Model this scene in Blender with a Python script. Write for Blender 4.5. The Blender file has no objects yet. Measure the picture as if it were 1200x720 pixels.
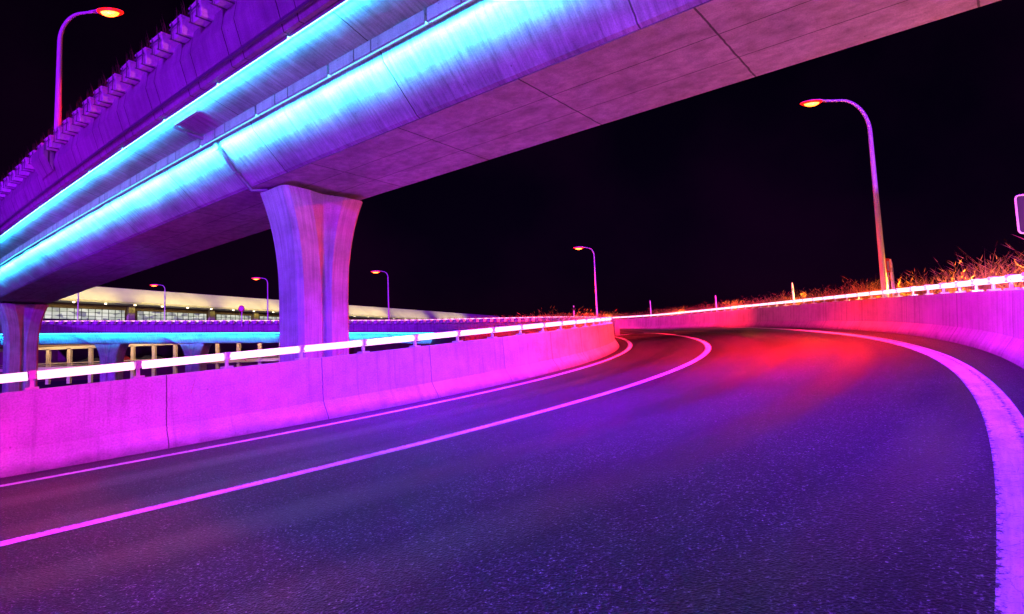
import bpy, bmesh, math, random
import numpy as np
from mathutils import Vector
random.seed(7); RNG = np.random.default_rng(7)
sc = bpy.context.scene; COL = sc.collection
Z0 = 1.3                                   # eye height
PI = math.pi
# ------------------------------------------------------------------ camera
FL = 700.0
PIT, ROLL = math.radians(4.83), math.atan(.0404)
fwd = np.array([0, math.cos(PIT), math.sin(PIT)]); r0 = np.array([1., 0, 0]); u0 = np.cross(r0, fwd)
rgt = math.cos(ROLL)*r0 - math.sin(ROLL)*u0; upv = np.cross(rgt, fwd)
cd = bpy.data.cameras.new('camera'); cam = bpy.data.objects.new('camera', cd); COL.objects.link(cam)
from mathutils import Matrix
M4 = Matrix(((rgt[0], upv[0], -fwd[0], 0), (rgt[1], upv[1], -fwd[1], 0), (rgt[2], upv[2], -fwd[2], Z0), (0, 0, 0, 1)))
cam.matrix_world = M4
cd.sensor_width = 36; cd.lens = FL/1200*36; cd.clip_start = .05; cd.clip_end = 5000
sc.camera = cam
sc.render.resolution_x = 1024; sc.render.resolution_y = 614
def ray(x, y): return rgt*(x-600) - upv*(y-360) + fwd*FL
def W(x, y, depth):                        # point seen in direction x,y at a distance along the view axis
    P = ray(x, y)*depth/FL; return Vector((P[0], P[1], P[2]+Z0))
# ------------------------------------------------------------------ view, world, sun
sc.view_settings.view_transform = 'Standard'; sc.view_settings.look = 'None'
sc.view_settings.exposure = 1.0; sc.view_settings.gamma = 1; sc.view_settings.use_curve_mapping = False
wd = bpy.data.worlds.new('World'); sc.world = wd; wd.use_nodes = True
nt = wd.node_tree; nt.nodes.clear()
wo = nt.nodes.new('ShaderNodeOutputWorld'); bg = nt.nodes.new('ShaderNodeBackground'); sky = nt.nodes.new('ShaderNodeTexSky')
sky.sky_type = 'NISHITA'; sky.sun_disc = False
SUN_EL, SUN_AZ = math.radians(11), math.radians(190)      # azimuth the light comes from, clockwise from +Y
sky.sun_elevation = SUN_EL; sky.sun_rotation = SUN_AZ
tint = nt.nodes.new('ShaderNodeMix'); tint.data_type = 'RGBA'; tint.blend_type = 'MULTIPLY'; tint.inputs[0].default_value = 1
nt.links.new(sky.outputs[0], tint.inputs[6]); tint.inputs[7].default_value = (.35, .03, .55, 1)
cl = nt.nodes.new('ShaderNodeTexNoise'); cl.inputs['Scale'].default_value = 3.2; cl.inputs['Detail'].default_value = 5
wc = nt.nodes.new('ShaderNodeTexCoord'); nt.links.new(wc.outputs['Generated'], cl.inputs['Vector'])
cr_ = nt.nodes.new('ShaderNodeValToRGB'); cr_.color_ramp.elements[0].position = .42; cr_.color_ramp.elements[0].color = (0, 0, 0, 1); cr_.color_ramp.elements[1].position = .75; cr_.color_ramp.elements[1].color = (2.6, .12, 2.2, 1)
nt.links.new(cl.outputs[0], cr_.inputs[0])
ad = nt.nodes.new('ShaderNodeMix'); ad.data_type = 'RGBA'; ad.blend_type = 'ADD'; ad.inputs[0].default_value = 1
nt.links.new(tint.outputs[2], ad.inputs[6]); nt.links.new(cr_.outputs[0], ad.inputs[7]); nt.links.new(ad.outputs[2], bg.inputs[0]); bg.inputs[1].default_value = .0008
nt.links.new(bg.outputs[0], wo.inputs[0])
sd = bpy.data.lights.new('sun', 'SUN'); sd.energy = 2.4; sd.color = (.24, .006, 1); sd.angle = math.radians(2)
so = bpy.data.objects.new('sun', sd); COL.objects.link(so)
tow = Vector((math.sin(SUN_AZ)*math.cos(SUN_EL), math.cos(SUN_AZ)*math.cos(SUN_EL), math.sin(SUN_EL)))
so.rotation_euler = tow.to_track_quat('Z', 'Y').to_euler(); so.location = tow*50
def spot(name, loc, target, energy, color, size=60, blend=1, radius=.15):
    l = bpy.data.lights.new(name, 'SPOT'); l.energy = energy; l.color = color; l.spot_size = math.radians(size); l.spot_blend = blend
    l.shadow_soft_size = radius
    o = bpy.data.objects.new(name, l); COL.objects.link(o); o.location = loc
    o.rotation_euler = (Vector(target)-Vector(loc)).to_track_quat('-Z', 'Y').to_euler(); return o
def point(name, loc, energy, color, radius=.15):
    l = bpy.data.lights.new(name, 'POINT'); l.energy = energy; l.color = color; l.shadow_soft_size = radius
    o = bpy.data.objects.new(name, l); COL.objects.link(o); o.location = loc; return o
def arealight(name, loc, target, energy, color, sx, sy, spread=180):
    l = bpy.data.lights.new(name, 'AREA'); l.shape = 'RECTANGLE'; l.size = sx; l.size_y = sy; l.energy = energy; l.color = color; l.spread = math.radians(spread)
    o = bpy.data.objects.new(name, l); COL.objects.link(o); o.location = loc
    o.rotation_euler = (Vector(target)-Vector(loc)).to_track_quat('-Z', 'Y').to_euler(); return o
RED = (1, .012, .012)
# unseen coloured fill spots, added behind the camera and round the crossing
spot('rear_fill', (-1, -6, 7.5), (-6.2, 8.2, .0), 9000, (1, 0, .15), 35)      # washes the inner barrier magenta
spot('rear_fill', (-5, -4, 10), (1.5, 8.5, 0), 19000, (.15, 0, 1), 66)         # violet-blue on the carriageway
spot('fill_spot', (6.2, 9.6, 6.1), (3.0, 18.5, .5), 3600, (1, .012, .5), 38)      # under the overpass, onto the inner barrier
spot('fill_spot', (-.2, 12, 5.7), (9.5, 13, .7), 4500, (1, 0, .75), 75)         # under the overpass, onto the outer barrier
spot('fill_spot', (14, -2, .4), (6.5, 7.2, 6.5), 5500, (1, .12, .5), 90)           # lights the overpass from below
spot('fill_spot', (-11, 8.5, -.4), (-6, 15, 4.2), 2400, (.22, 0, 1), 80)           # violet on the near pier and the girder web
for q_, e_ in (((5.2, 7.4, 6.1), 3000), ((1.2, 10.6, 6.1), 5200), ((-2.5, 13.2, 6.1), 4200)): spot('fill_spot', q_, (q_[0], q_[1]+1.2, 0), e_, (.16, 0, 1), 124)
spot('fill_spot', (5, -3, 5.4), (-5.4, 14.5, 3.6), 7500, (.2, 0, 1), 26)
spot('fill_spot', (-9.5, 3.0, -.5), (-5, 8.5, 8.5), 2600, (.42, 0, 1), 120)        # wing and parapet, from behind the inner barrier
spot('fill_spot', (-20, 14, -.5), (-18, 19, 8.5), 2600, (.42, 0, 1), 120)
spot('fill_spot', (4, 33, 7.5), (14.5, 49, 2.5), 20000, (1, .012, .05), 84)           # far end of the outer barrier
spot('fill_spot', (-16, 18, -.4), (-24, 26, 6), 2500, (.2, 0, 1), 100)
spot('fill_spot', (2.0, 12.0, 5.2), (14, 36, 1.8), 17000, (1, 0, .40), 46)          # down the outer barrier
spot('fill_spot', (-6, 20, .2), (-2, 12.5, 6.5), 500, (.5, .02, .9), 100)

# ------------------------------------------------------------------ tagging and building helpers
def tag(o, label=None, cat=None, group=None, kind=None):
    if label: o['label'] = label
    if cat: o['category'] = cat
    if group: o['group'] = group
    if kind: o['kind'] = kind
    return o
def empty(name, loc=(0, 0, 0), rz=0, label=None, cat=None, group=None):
    o = bpy.data.objects.new(name, None); COL.objects.link(o); o.location = loc; o.rotation_euler = (0, 0, rz)
    o.empty_display_size = .2
    return tag(o, label, cat, group)
def copy_tree(o, parent=None):
    c = o.copy(); COL.objects.link(c)
    if parent: c.parent = parent
    for ch in list(o.children): copy_tree(ch, c)
    return c
class MB:
    def __init__(s): s.v = []; s.f = []; s.uv = []; s.mi = []; s.smooth = []
    def add(s, vs, fs, uvs=None, mi=0, smooth=False):
        b = len(s.v); s.v += [tuple(v) for v in vs]
        for i, f in enumerate(fs):
            s.f.append(tuple(b+k for k in f)); s.mi.append(mi); s.smooth.append(smooth)
            s.uv.append(uvs[i] if uvs else [(s.v[b+k][0], s.v[b+k][1]) for k in f])
    def box(s, c, sz, ax=None, mi=0):
        c = Vector(c); ax = ax or (Vector((1, 0, 0)), Vector((0, 1, 0)), Vector((0, 0, 1)))
        vs = [c+ax[0]*(sx*sz[0]/2)+ax[1]*(sy*sz[1]/2)+ax[2]*(z*sz[2]/2) for sx in (-1, 1) for sy in (-1, 1) for z in (-1, 1)]
        s.add(vs, [(0, 1, 3, 2), (4, 6, 7, 5), (0, 4, 5, 1), (2, 3, 7, 6), (0, 2, 6, 4), (1, 5, 7, 3)], mi=mi)
    def tube(s, pts, rad, n=10, mi=0, caps=True):
        pts = [Vector(p) for p in pts]; rad = rad if hasattr(rad, '__len__') else [rad]*len(pts)
        prev = None; rings = []
        for i, p in enumerate(pts):
            t = (pts[min(i+1, len(pts)-1)]-pts[max(i-1, 0)]).normalized()
            a = prev if prev is not None else (Vector((0, 0, 1)) if abs(t.z) < .9 else Vector((1, 0, 0)))
            a = (a-t*a.dot(t)).normalized(); b = t.cross(a); prev = a
            rings.append([p+(a*math.cos(2*PI*k/n)+b*math.sin(2*PI*k/n))*rad[i] for k in range(n)])
        vs = [v for r in rings for v in r]; fs = []
        for i in range(len(pts)-1):
            for k in range(n): fs.append((i*n+k, i*n+(k+1) % n, (i+1)*n+(k+1) % n, (i+1)*n+k))
        s.add(vs, fs, mi=mi, smooth=True)
        if caps:
            s.add(rings[0], [tuple(range(n))[::-1]], mi=mi); s.add(rings[-1], [tuple(range(n))], mi=mi)
    def sweep(s, P, L, U, prof, closed=True, s0=0, mi=0, caps=True, smooth=False):
        # P centres, L lateral, U up vectors; prof list of (a,b); uv = (distance, girth)
        n = len(prof); d = [s0]
        for i in range(1, len(P)): d.append(d[-1]+(P[i]-P[i-1]).length)
        g = [0]
        for k in range(n): g.append(g[-1]+math.dist(prof[k], prof[(k+1) % n]))
        vs = [P[i]+L[i]*a+U[i]*b for i in range(len(P)) for a, b in prof]; fs = []; uvs = []
        for i in range(len(P)-1):
            for k in range(n if closed else n-1):
                k2 = (k+1) % n
                fs.append((i*n+k, (i+1)*n+k, (i+1)*n+k2, i*n+k2)); uvs.append([(d[i], g[k]), (d[i+1], g[k]), (d[i+1], g[k+1]), (d[i], g[k+1])])
        s.add(vs, fs, uvs, mi, smooth)
        if caps and closed:
            s.add(vs[:n], [tuple(range(n))], mi=mi); s.add(vs[-n:], [tuple(range(n))[::-1]], mi=mi)
    def build(s, name, mats, parent=None, bevel=0, recalc=True):
        me = bpy.data.meshes.new(name); me.from_pydata(s.v, [], s.f)
        mats = mats if isinstance(mats, (list, tuple)) else [mats]
        for m in mats: me.materials.append(m)
        me.polygons.foreach_set('material_index', s.mi); me.polygons.foreach_set('use_smooth', s.smooth)
        uvl = me.uv_layers.new(name='UVMap'); uvl.data.foreach_set('uv', [c for f in s.uv for p in f for c in p])
        if recalc:
            bm = bmesh.new(); bm.from_mesh(me); bmesh.ops.recalc_face_normals(bm, faces=bm.faces); bm.to_mesh(me); bm.free()
        me.update()
        o = bpy.data.objects.new(name, me); COL.objects.link(o)
        if parent: o.parent = parent
        if bevel:
            b = o.modifiers.new('b', 'BEVEL'); b.width = bevel; b.segments = 2; b.limit_method = 'ANGLE'
        return o
# ------------------------------------------------------------------ materials
def newmat(name):
    m = bpy.data.materials.new(name); m.use_nodes = True; n = m.node_tree; b = n.nodes['Principled BSDF']; return m, n, b
def N(n, t, **kw):
    x = n.nodes.new(t)
    for k, v in kw.items(): setattr(x, k, v)
    return x
def ramp(n, src, stops):
    r = N(n, 'ShaderNodeValToRGB'); el = r.color_ramp.elements
    while len(el) < len(stops): el.new(.5)
    for e, (p, c) in zip(el, stops):
        e.position = p; e.color = (*c, 1) if len(c) == 3 else c
    n.links.new(src, r.inputs[0]); return r.outputs[0]
def mul(n, a, b, fac=1, mode='MULTIPLY'):
    m = N(n, 'ShaderNodeMix', data_type='RGBA', blend_type=mode); m.inputs[0].default_value = fac
    n.links.new(a, m.inputs[6]); n.links.new(b, m.inputs[7]); return m.outputs[2]
def uvmap(n, scale, loc=(0, 0, 0)):
    tc = N(n, 'ShaderNodeTexCoord'); mp = N(n, 'ShaderNodeMapping'); mp.inputs['Scale'].default_value = scale; mp.inputs['Location'].default_value = loc
    n.links.new(tc.outputs['UV'], mp.inputs[0]); return mp.outputs[0]
def noise(n, vec, scale, detail=4, rough=.6):
    t = N(n, 'ShaderNodeTexNoise'); t.inputs['Scale'].default_value = scale; t.inputs['Detail'].default_value = detail; t.inputs['Roughness'].default_value = rough
    n.links.new(vec, t.inputs['Vector']); return t.outputs[0]
def math_(n, op, a, b=None, c=None):
    m = N(n, 'ShaderNodeMath', operation=op)
    for i, v in enumerate((a, b, c)):
        if v is None: continue
        if isinstance(v, (int, float)): m.inputs[i].default_value = v
        else: n.links.new(v, m.inputs[i])
    return m.outputs[0]
def line_mask(n, coord, spacing, width, offset=0):
    # 0 on a thin line every `spacing`, 1 elsewhere
    a = math_(n, 'ADD', coord, offset); p = math_(n, 'PINGPONG', a, spacing/2); return math_(n, 'GREATER_THAN', p, width/2)
def concrete(name,  base=(.36, .35, .34), streak=(.8, 14), streak_amt=.45, joints=None, rough=.8, dark=.55, girth=None, spots=True, boards=0, splash=False):
    """UV in metres: u along, v round the profile."""
    m, n, b = newmat(name)
    uv = uvmap(n, (1, 1, 1)); sep = N(n, 'ShaderNodeSeparateXYZ'); n.links.new(uv, sep.inputs[0])
    big = noise(n, uvmap(n, (.5, .9, 1)), 1.1, 6, .65)
    st = noise(n, uvmap(n, (streak[1], streak[0], 1)), 1.0, 4, .7)
    fine = noise(n, uvmap(n, (1, 1, 1)), 38, 5, .7)
    d = tuple(c*dark for c in base)
    c = ramp(n, big, [(.32, d), (.62, base)])
    c = mul(n, c, ramp(n, st, [(.3, (1-streak_amt,)*3), (.62, (1.08,)*3)]))
    c = mul(n, c, ramp(n, fine, [(.3, (.72,)*3), (.6, (1.08,)*3)]))
    if spots:
        vo = N(n, 'ShaderNodeTexVoronoi'); vo.inputs['Scale'].default_value = 2.2; n.links.new(uv, vo.inputs['Vector'])
        c = mul(n, c, ramp(n, vo.outputs['Distance'], [(.025, (.35,)*3), (.045, (1,)*3)]))
    h = mul(n, st, fine, .5, 'MIX')
    jm = None
    wob = math_(n, 'MULTIPLY', noise(n, uvmap(n, (0, 3, 1)), 1, 3), .05)
    if joints:
        u_ = math_(n, 'ADD', sep.outputs[0], wob)
        for spc, wid, off in joints:
            k = line_mask(n, u_, spc, wid, off); jm = k if jm is None else math_(n, 'MULTIPLY', jm, k)
    if girth:
        for spc, wid, off in girth:
            k = line_mask(n, sep.outputs[1], spc, wid, off); jm = k if jm is None else math_(n, 'MULTIPLY', jm, k)
    if boards:
        k = line_mask(n, sep.outputs[1 if boards > 0 else 0], abs(boards), .02); c = mul(n, c, ramp(n, k, [(0, (.9,)*3), (1, (1,)*3)]))
    if splash:                                     # road dirt thrown up along the foot, runs below the top edge
        gv = math_(n, 'ADD', sep.outputs[1], math_(n, 'MULTIPLY', noise(n, uvmap(n, (2.5, 3, 1)), 1, 5, .7), .28))
        c = mul(n, c, ramp(n, gv, [(.15, (.4,)*3), (.34, (1,)*3)]))
        run = noise(n, uvmap(n, (5, .25, 1)), 1, 5, .75); c = mul(n, c, ramp(n, run, [(.3, (.68,)*3), (.46, (1,)*3)]))
    if jm is not None: c = mul(n, c, ramp(n, jm, [(.3, (.18,)*3), (.7, (1,)*3)]))
    n.links.new(c, b.inputs['Base Color']); b.inputs['Roughness'].default_value = rough
    bp = N(n, 'ShaderNodeBump'); bp.inputs['Strength'].default_value = .35; bp.inputs['Distance'].default_value = .02
    n.links.new(h, bp.inputs['Height']); n.links.new(bp.outputs[0], b.inputs['Normal'])
    return m
def simple(name, col, rough=.5, metal=0, var=.15, emis=None, strength=0, bump=.1, scale=8):
    m, n, b = newmat(name); tc = N(n, 'ShaderNodeTexCoord')
    f = noise(n, tc.outputs['Object'], scale, 5, .6)
    c = ramp(n, f, [(.3, tuple(x*(1-var) for x in col)), (.7, tuple(min(1, x*(1+var)) for x in col))])
    n.links.new(c, b.inputs['Base Color']); b.inputs['Roughness'].default_value = rough; b.inputs['Metallic'].default_value = metal
    if bump:
        bp = N(n, 'ShaderNodeBump'); bp.inputs['Strength'].default_value = bump; n.links.new(f, bp.inputs['Height']); n.links.new(bp.outputs[0], b.inputs['Normal'])
    if emis: b.inputs['Emission Color'].default_value = (*emis, 1); b.inputs['Emission Strength'].default_value = strength
    return m
MT = {}
MT['web'] = concrete('web_concrete', streak=(.9, 11), streak_amt=.5, joints=[(5.2, .03, 1.2)], dark=.48)
MT['soffit'] = concrete('soffit_concrete', base=(.4, .36, .33), streak=(3.5, 3), streak_amt=.4, joints=[(3.4, .035, .3)], girth=[(1.03, .022, 0)], dark=.62)
MT['fascia'] = concrete('fascia_concrete', streak=(.5, 5), streak_amt=.25, joints=[(2.1, .035, 0), (2.1, .03, .55)], dark=.65)
MT['pier'] = concrete('pier_concrete', streak=(.5, 10), streak_amt=.4, girth=[], dark=.6, spots=False)
MT['barrier'] = concrete('barrier_concrete', base=(.42, .41, .4), streak=(.6, 5), streak_amt=.15, joints=[(4.3, .02, .4)], dark=.7, splash=True)
MT['barrier_in'] = concrete('inner_barrier_concrete', base=(.42, .41, .4), streak=(1.5, 3), streak_amt=.14, joints=[(2.6, .016, .8)], dark=.72, splash=True)
MT['steel'] = simple('galvanised_steel', (.5, .5, .52), .4, .6)
MT['pole'] = simple('pole_paint', (.75, .74, .72), .35, .0, .06)
MT['dark'] = simple('dark_rubber', (.03, .03, .035), .7)
MT['pipe'] = simple('drain_pipe', (.12, .12, .14), .45)
MT['planter'] = simple('planter_concrete', (.62, .6, .57), .7, 0, .2, scale=14)
MT['tube'] = simple('light_tube', (.8, .8, .8), .3, emis=(1, .42, .6), strength=1.3)
MT['led'] = simple('led_strip', (.1, .1, .1), .4, emis=(.06, .6, 1.0), strength=5)
MT['led_edge'] = simple('led_edge_strip', (.1, .1, .1), .4, emis=(.08, .50, 1.0), strength=14)
MT['led_far'] = simple('led_far_strip', (.1, .1, .1), .4, emis=(.03, .50, 1.0), strength=14)
MT['bulb'] = simple('lamp_lens', (.9, .5, .3), .3, emis=(1, .09, .004), strength=7)
MT['halo'] = simple('lamp_red_halo', (.5, .05, .02), .3, emis=(1, .006, .001), strength=1.6)  # emissive red that paints a halo round the lens
MT['white'] = simple('white_paint', (.8, .8, .8), .5, 0, .08)
MT['soil'] = simple('soil', (.04, .035, .03), .95, 0, .4, scale=2)
MT['red'] = simple('red_sign_paint', (.6, .02, .02), .4)
MT['pink'] = simple('sign_back_metal', (.5, .42, .5), .35, .3)
MT['brown'] = simple('brown_cladding', (.16, .09, .07), .7, 0, .25, scale=.3)
MT['canopy'] = simple('canopy_panel', (.75, .7, .5), .6, 0, .2, scale=.12)
MT['car'] = simple('car_paint', (.05, .05, .06), .25, .3)
MT['carred'] = simple('car_paint_red', (.3, .02, .03), .25, .3)
MT['glass'] = simple('dark_glass', (.02, .02, .03), .08)
MT['cream'] = simple('cream_render', (.62, .5, .34), .7, 0, .15)
# asphalt: coarse aggregate, polished wheel tracks, a few sealed cracks and a long patch joint
m, n, b = newmat('asphalt'); tc = N(n, 'ShaderNodeTexCoord'); ob = tc.outputs['Object']
f1 = noise(n, ob, 62, 3, .75); f2 = noise(n, ob, .9, 6, .65)
vo = N(n, 'ShaderNodeTexVoronoi'); vo.inputs['Scale'].default_value = 60; n.links.new(ob, vo.inputs['Vector'])
vo2 = N(n, 'ShaderNodeTexVoronoi'); vo2.inputs['Scale'].default_value = 28; n.links.new(ob, vo2.inputs['Vector'])
c = ramp(n, f1, [(.4, (.0015,)*3), (.54, (.010,)*3), (.68, (.15,)*3)])
c = mul(n, c, ramp(n, f2, [(.32, (.55,)*3), (.68, (1.25,)*3)]))
c = mul(n, c, ramp(n, vo.outputs['Color'], [(.2, (.2,)*3), (.6, (.7,)*3), (.92, (3.2,)*3)]))
c = mul(n, c, ramp(n, vo2.outputs['Color'], [(.2, (.7,)*3), (.9, (1.3,)*3)]))
sep = N(n, 'ShaderNodeSeparateXYZ'); n.links.new(tc.outputs['UV'], sep.inputs[0])
tr = noise(n, uvmap(n, (.05, 2.2, 1)), 1.0, 4, .6)                      # streaks along the direction of travel
c = mul(n, c, ramp(n, tr, [(.35, (.72,)*3), (.65, (1.2,)*3)]))
wv = math_(n, 'SINE', math_(n, 'MULTIPLY', sep.outputs[1], 3.6)); c = mul(n, c, ramp(n, wv, [(.0, (1.05,)*3), (.9, (.82,)*3)]))
cr = N(n, 'ShaderNodeTexVoronoi', feature='DISTANCE_TO_EDGE'); cr.inputs['Scale'].default_value = .22
wrp = mul(n, ob, noise(n, ob, 1.3, 4, .7), .25, 'ADD'); n.links.new(wrp, cr.inputs['Vector'])
crm = ramp(n, cr.outputs['Distance'], [(.0012, (.25,)*3), (.003, (1,)*3)]); gate = ramp(n, noise(n, ob, .35, 2, .5), [(.5, (0, 0, 0)), (.56, (1, 1, 1))])
mx = N(n, 'ShaderNodeMix', data_type='RGBA', blend_type='MULTIPLY'); n.links.new(gate, mx.inputs[0]); n.links.new(c, mx.inputs[6]); n.links.new(crm, mx.inputs[7]); c = mx.outputs[2]
n.links.new(c, b.inputs['Base Color']); b.inputs['Specular IOR Level'].default_value = .3
n.links.new(ramp(n, wv, [(0, (.6,)*3), (.9, (.46,)*3)]), b.inputs['Roughness'])
bp = N(n, 'ShaderNodeBump'); bp.inputs['Strength'].default_value = .6; bp.inputs['Distance'].default_value = .01
n.links.new(vo.outputs['Distance'], bp.inputs['Height']); n.links.new(bp.outputs[0], b.inputs['Normal']); MT['asphalt'] = m
# road paint, worn and chipped at its edges
m, n, b = newmat('road_paint'); tc = N(n, 'ShaderNodeTexCoord'); ob = tc.outputs['Object']
f1 = noise(n, ob, 60, 3, .7); f2 = noise(n, ob, 3, 5, .6); f3 = noise(n, ob, 26, 6, .75)
c = mul(n, ramp(n, f1, [(.3, (.4,)*3), (.45, (.8,)*3)]), ramp(n, f2, [(.3, (.7,)*3), (.6, (1,)*3)]))
sep = N(n, 'ShaderNodeSeparateXYZ'); n.links.new(tc.outputs['UV'], sep.inputs[0])
edge_ = math_(n, 'PINGPONG', sep.outputs[1], .11); wear = math_(n, 'ADD', math_(n, 'MULTIPLY', edge_, 3.2), f3)
c = mul(n, c, ramp(n, wear, [(.47, (.05,)*3), (.56, (1,)*3)])); dirt = noise(n, uvmap(n, (.5, 9, 1)), 1, 5, .7); c = mul(n, c, ramp(n, dirt, [(.3, (.6,)*3), (.55, (1,)*3)]))
cv = N(n, 'ShaderNodeTexVoronoi', feature='DISTANCE_TO_EDGE'); cv.inputs['Scale'].default_value = 5; n.links.new(mul(n, ob, noise(n, ob, 6, 4, .7), .12, 'ADD'), cv.inputs['Vector'])
c = mul(n, c, ramp(n, cv.outputs['Distance'], [(.004, (.55,)*3), (.012, (1,)*3)]))
n.links.new(c, b.inputs['Base Color']); b.inputs['Roughness'].default_value = .6
bp = N(n, 'ShaderNodeBump'); bp.inputs['Strength'].default_value = .6; bp.inputs['Distance'].default_value = .01
n.links.new(f1, bp.inputs['Height']); n.links.new(bp.outputs[0], b.inputs['Normal']); MT['paint'] = m
# straw
def straw(name, cols):
    m, n, b = newmat(name); tc = N(n, 'ShaderNodeTexCoord')
    f = noise(n, tc.outputs['Object'], 2.5, 4, .7)
    c = ramp(n, f, list(zip((.3, .5, .7), cols))); n.links.new(c, b.inputs['Base Color']); b.inputs['Roughness'].default_value = .7
    return m
MT['straw'] = straw('dry_grass', [(.16, .06, .015), (.42, .2, .04), (.6, .36, .1)])
MT['leaf'] = straw('planter_grass', [(.05, .05, .015), (.2, .13, .04), (.4, .28, .1)])

# ------------------------------------------------------------------ the ramp: a banked, climbing left-hand bend
_a, _b = ray(0, 446.5), ray(1200, 326.5); nn = np.cross(_b, _a); nn /= np.linalg.norm(nn); nn *= np.sign(nn[2])
Q = [-2.6044, 6.2633, 0.8367, -1.0441, -4.8568, 14.79, -14.4685, 4.59]
OFF = {'mid': [0, 0, 0, 0], 'in': [-3.392, 1.637, -3.012, 2.286], 'out': [5.936, -7.28, 10.931, -5.154],
       'wall_in': [-4.189, 2.524, -1.615, -1.805], 'wall_out': [6.073, -1.189, -0.815, -0.45]}
SS = np.linspace(-12, 75, 436); ds = SS[1]-SS[0]
th = sum(c*(SS/50)**i for i, c in enumerate(Q[2:])); i0 = int(np.argmin(abs(SS)))
bx = np.cumsum(np.sin(th)*ds); by = np.cumsum(np.cos(th)*ds); bx += Q[0]-bx[i0]; by += Q[1]-by[i0]
# straight run behind the camera
back = np.arange(30, 0, -.5); bx = np.r_[bx[0]-np.sin(th[0])*back, bx]; by = np.r_[by[0]-np.cos(th[0])*back, by]
th = np.r_[np.full(len(back), th[0]), th]; SA = np.r_[SS[0]-back, SS]
def rise(s): t = np.clip((s-48)/27, 0, 1); return 1.3*t*t
def zroad(x, y, s): return (-Z0-x*nn[0]-y*nn[1])/nn[2] + Z0 + rise(s)
def line(kind, extra=0.0, smin=-42, smax=75, hi=0.0):
    o = OFF[kind]; sc_ = np.clip(SA, -3, 75)/50; off = sum(o[i]*sc_**i for i in range(4))
    if kind == 'wall_out':                                  # keeps its shoulder beside the edge line
        oo = OFF['out']; e = sum(oo[i]*sc_**i for i in range(4)); off = np.where(SA < 3, np.maximum(off, e+1.15-(3-np.clip(SA, -3, 3))*0.0), off)
        k = np.ones(25)/25; off = np.convolve(np.pad(off, 12, mode='edge'), k, 'valid')
    off = off+(extra(SA) if callable(extra) else extra); x = bx+off*np.cos(th); y = by-off*np.sin(th); z = zroad(x, y, SA)+hi
    msk = (SA >= smin) & (SA <= smax); return [Vector(p) for p in np.c_[x, y, z][msk]]
def frames(P, level=True):
    L, U = [], []
    for i in range(len(P)):
        t = (P[min(i+1, len(P)-1)]-P[max(i-1, 0)]).normalized(); l = Vector((t.y, -t.x, 0)).normalized()
        L.append(l); U.append(Vector((0, 0, 1)))
    return L, U
def ribbon(name, A, B, mat, kind='structure'):
    mb = MB(); n_ = len(A); d = [0.]; nl = 12 if name == 'road' else 1
    for i in range(1, n_): d.append(d[-1]+(A[i]-A[i-1]).length)
    vs = [a.lerp(b, k/nl) for a, b in zip(A, B) for k in range(nl+1)]; fs = []; uvs = []; m_ = nl+1
    for i in range(n_-1):
        w0, w1 = (B[i]-A[i]).length, (B[i+1]-A[i+1]).length
        for k in range(nl):
            fs.append((i*m_+k, i*m_+k+1, (i+1)*m_+k+1, (i+1)*m_+k)); uvs.append([(d[i], w0*k/nl), (d[i], w0*(k+1)/nl), (d[i+1], w1*(k+1)/nl), (d[i+1], w1*k/nl)])
    mb.add(vs, fs, uvs); o = mb.build(name, mat, recalc=False)
    return tag(o, kind=kind) if kind else o
road_in, road_out = line('wall_in', .0), line('wall_out', .25)
ribbon('road', road_in, road_out, MT['asphalt'])
def marking(kind, w, smax=75, hi=.004, smin=-42, sh=lambda q: 0*q):
    return ribbon('lane_marking', line(kind, lambda q: sh(q)-w/2, hi=hi, smax=smax, smin=smin), line(kind, lambda q: sh(q)+w/2, hi=hi, smax=smax, smin=smin), MT['paint'])
marking('in', .19); marking('mid', .2); marking('out', .3, sh=lambda q: .13*np.clip((22-q)/12, 0, 1))
# ground
def grid_ground():
    mb = MB(); R = 1600; mb.add([(-R, -R, -1.9), (R, -R, -1.9), (R, R, -1.9), (-R, R, -1.9)], [(0, 1, 2, 3)]); o = mb.build('ground', MT['soil'], recalc=False); tag(o, kind='structure')
grid_ground()
# verges: banks falling away from both barriers
def verge(edge, sgn):
    L, U = frames(edge); A = [p+l*(sgn*.1)+Vector((0, 0, .75)) for p, l in zip(edge, L)]
    B = [p+l*(sgn*4)+Vector((0, 0, .9)) for p, l in zip(edge, L)]; C_ = [Vector((p.x+l.x*sgn*9, p.y+l.y*sgn*9, -1.95)) for p, l in zip(edge, L)]
    mb = MB(); n_ = len(A); vs = A+B+C_
    mb.add(vs, [(i, i+1, n_+i+1, n_+i) for i in range(n_-1)]+[(n_+i, n_+i+1, 2*n_+i+1, 2*n_+i) for i in range(n_-1)]); tag(mb.build('verge', MT['soil']), kind='structure')
verge([p for p in line('wall_out', .35)], 1)
edge = line('wall_in', -.35); L, U = frames(edge)
A = [p-l*.1+Vector((0, 0, .3)) for p, l in zip(edge, L)]; B = [Vector((p.x-l.x*3.2, p.y-l.y*3.2, -1.95)) for p, l in zip(edge, L)]
tag(ribbon('verge', A, B, MT['soil'], None), kind='structure')

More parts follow.
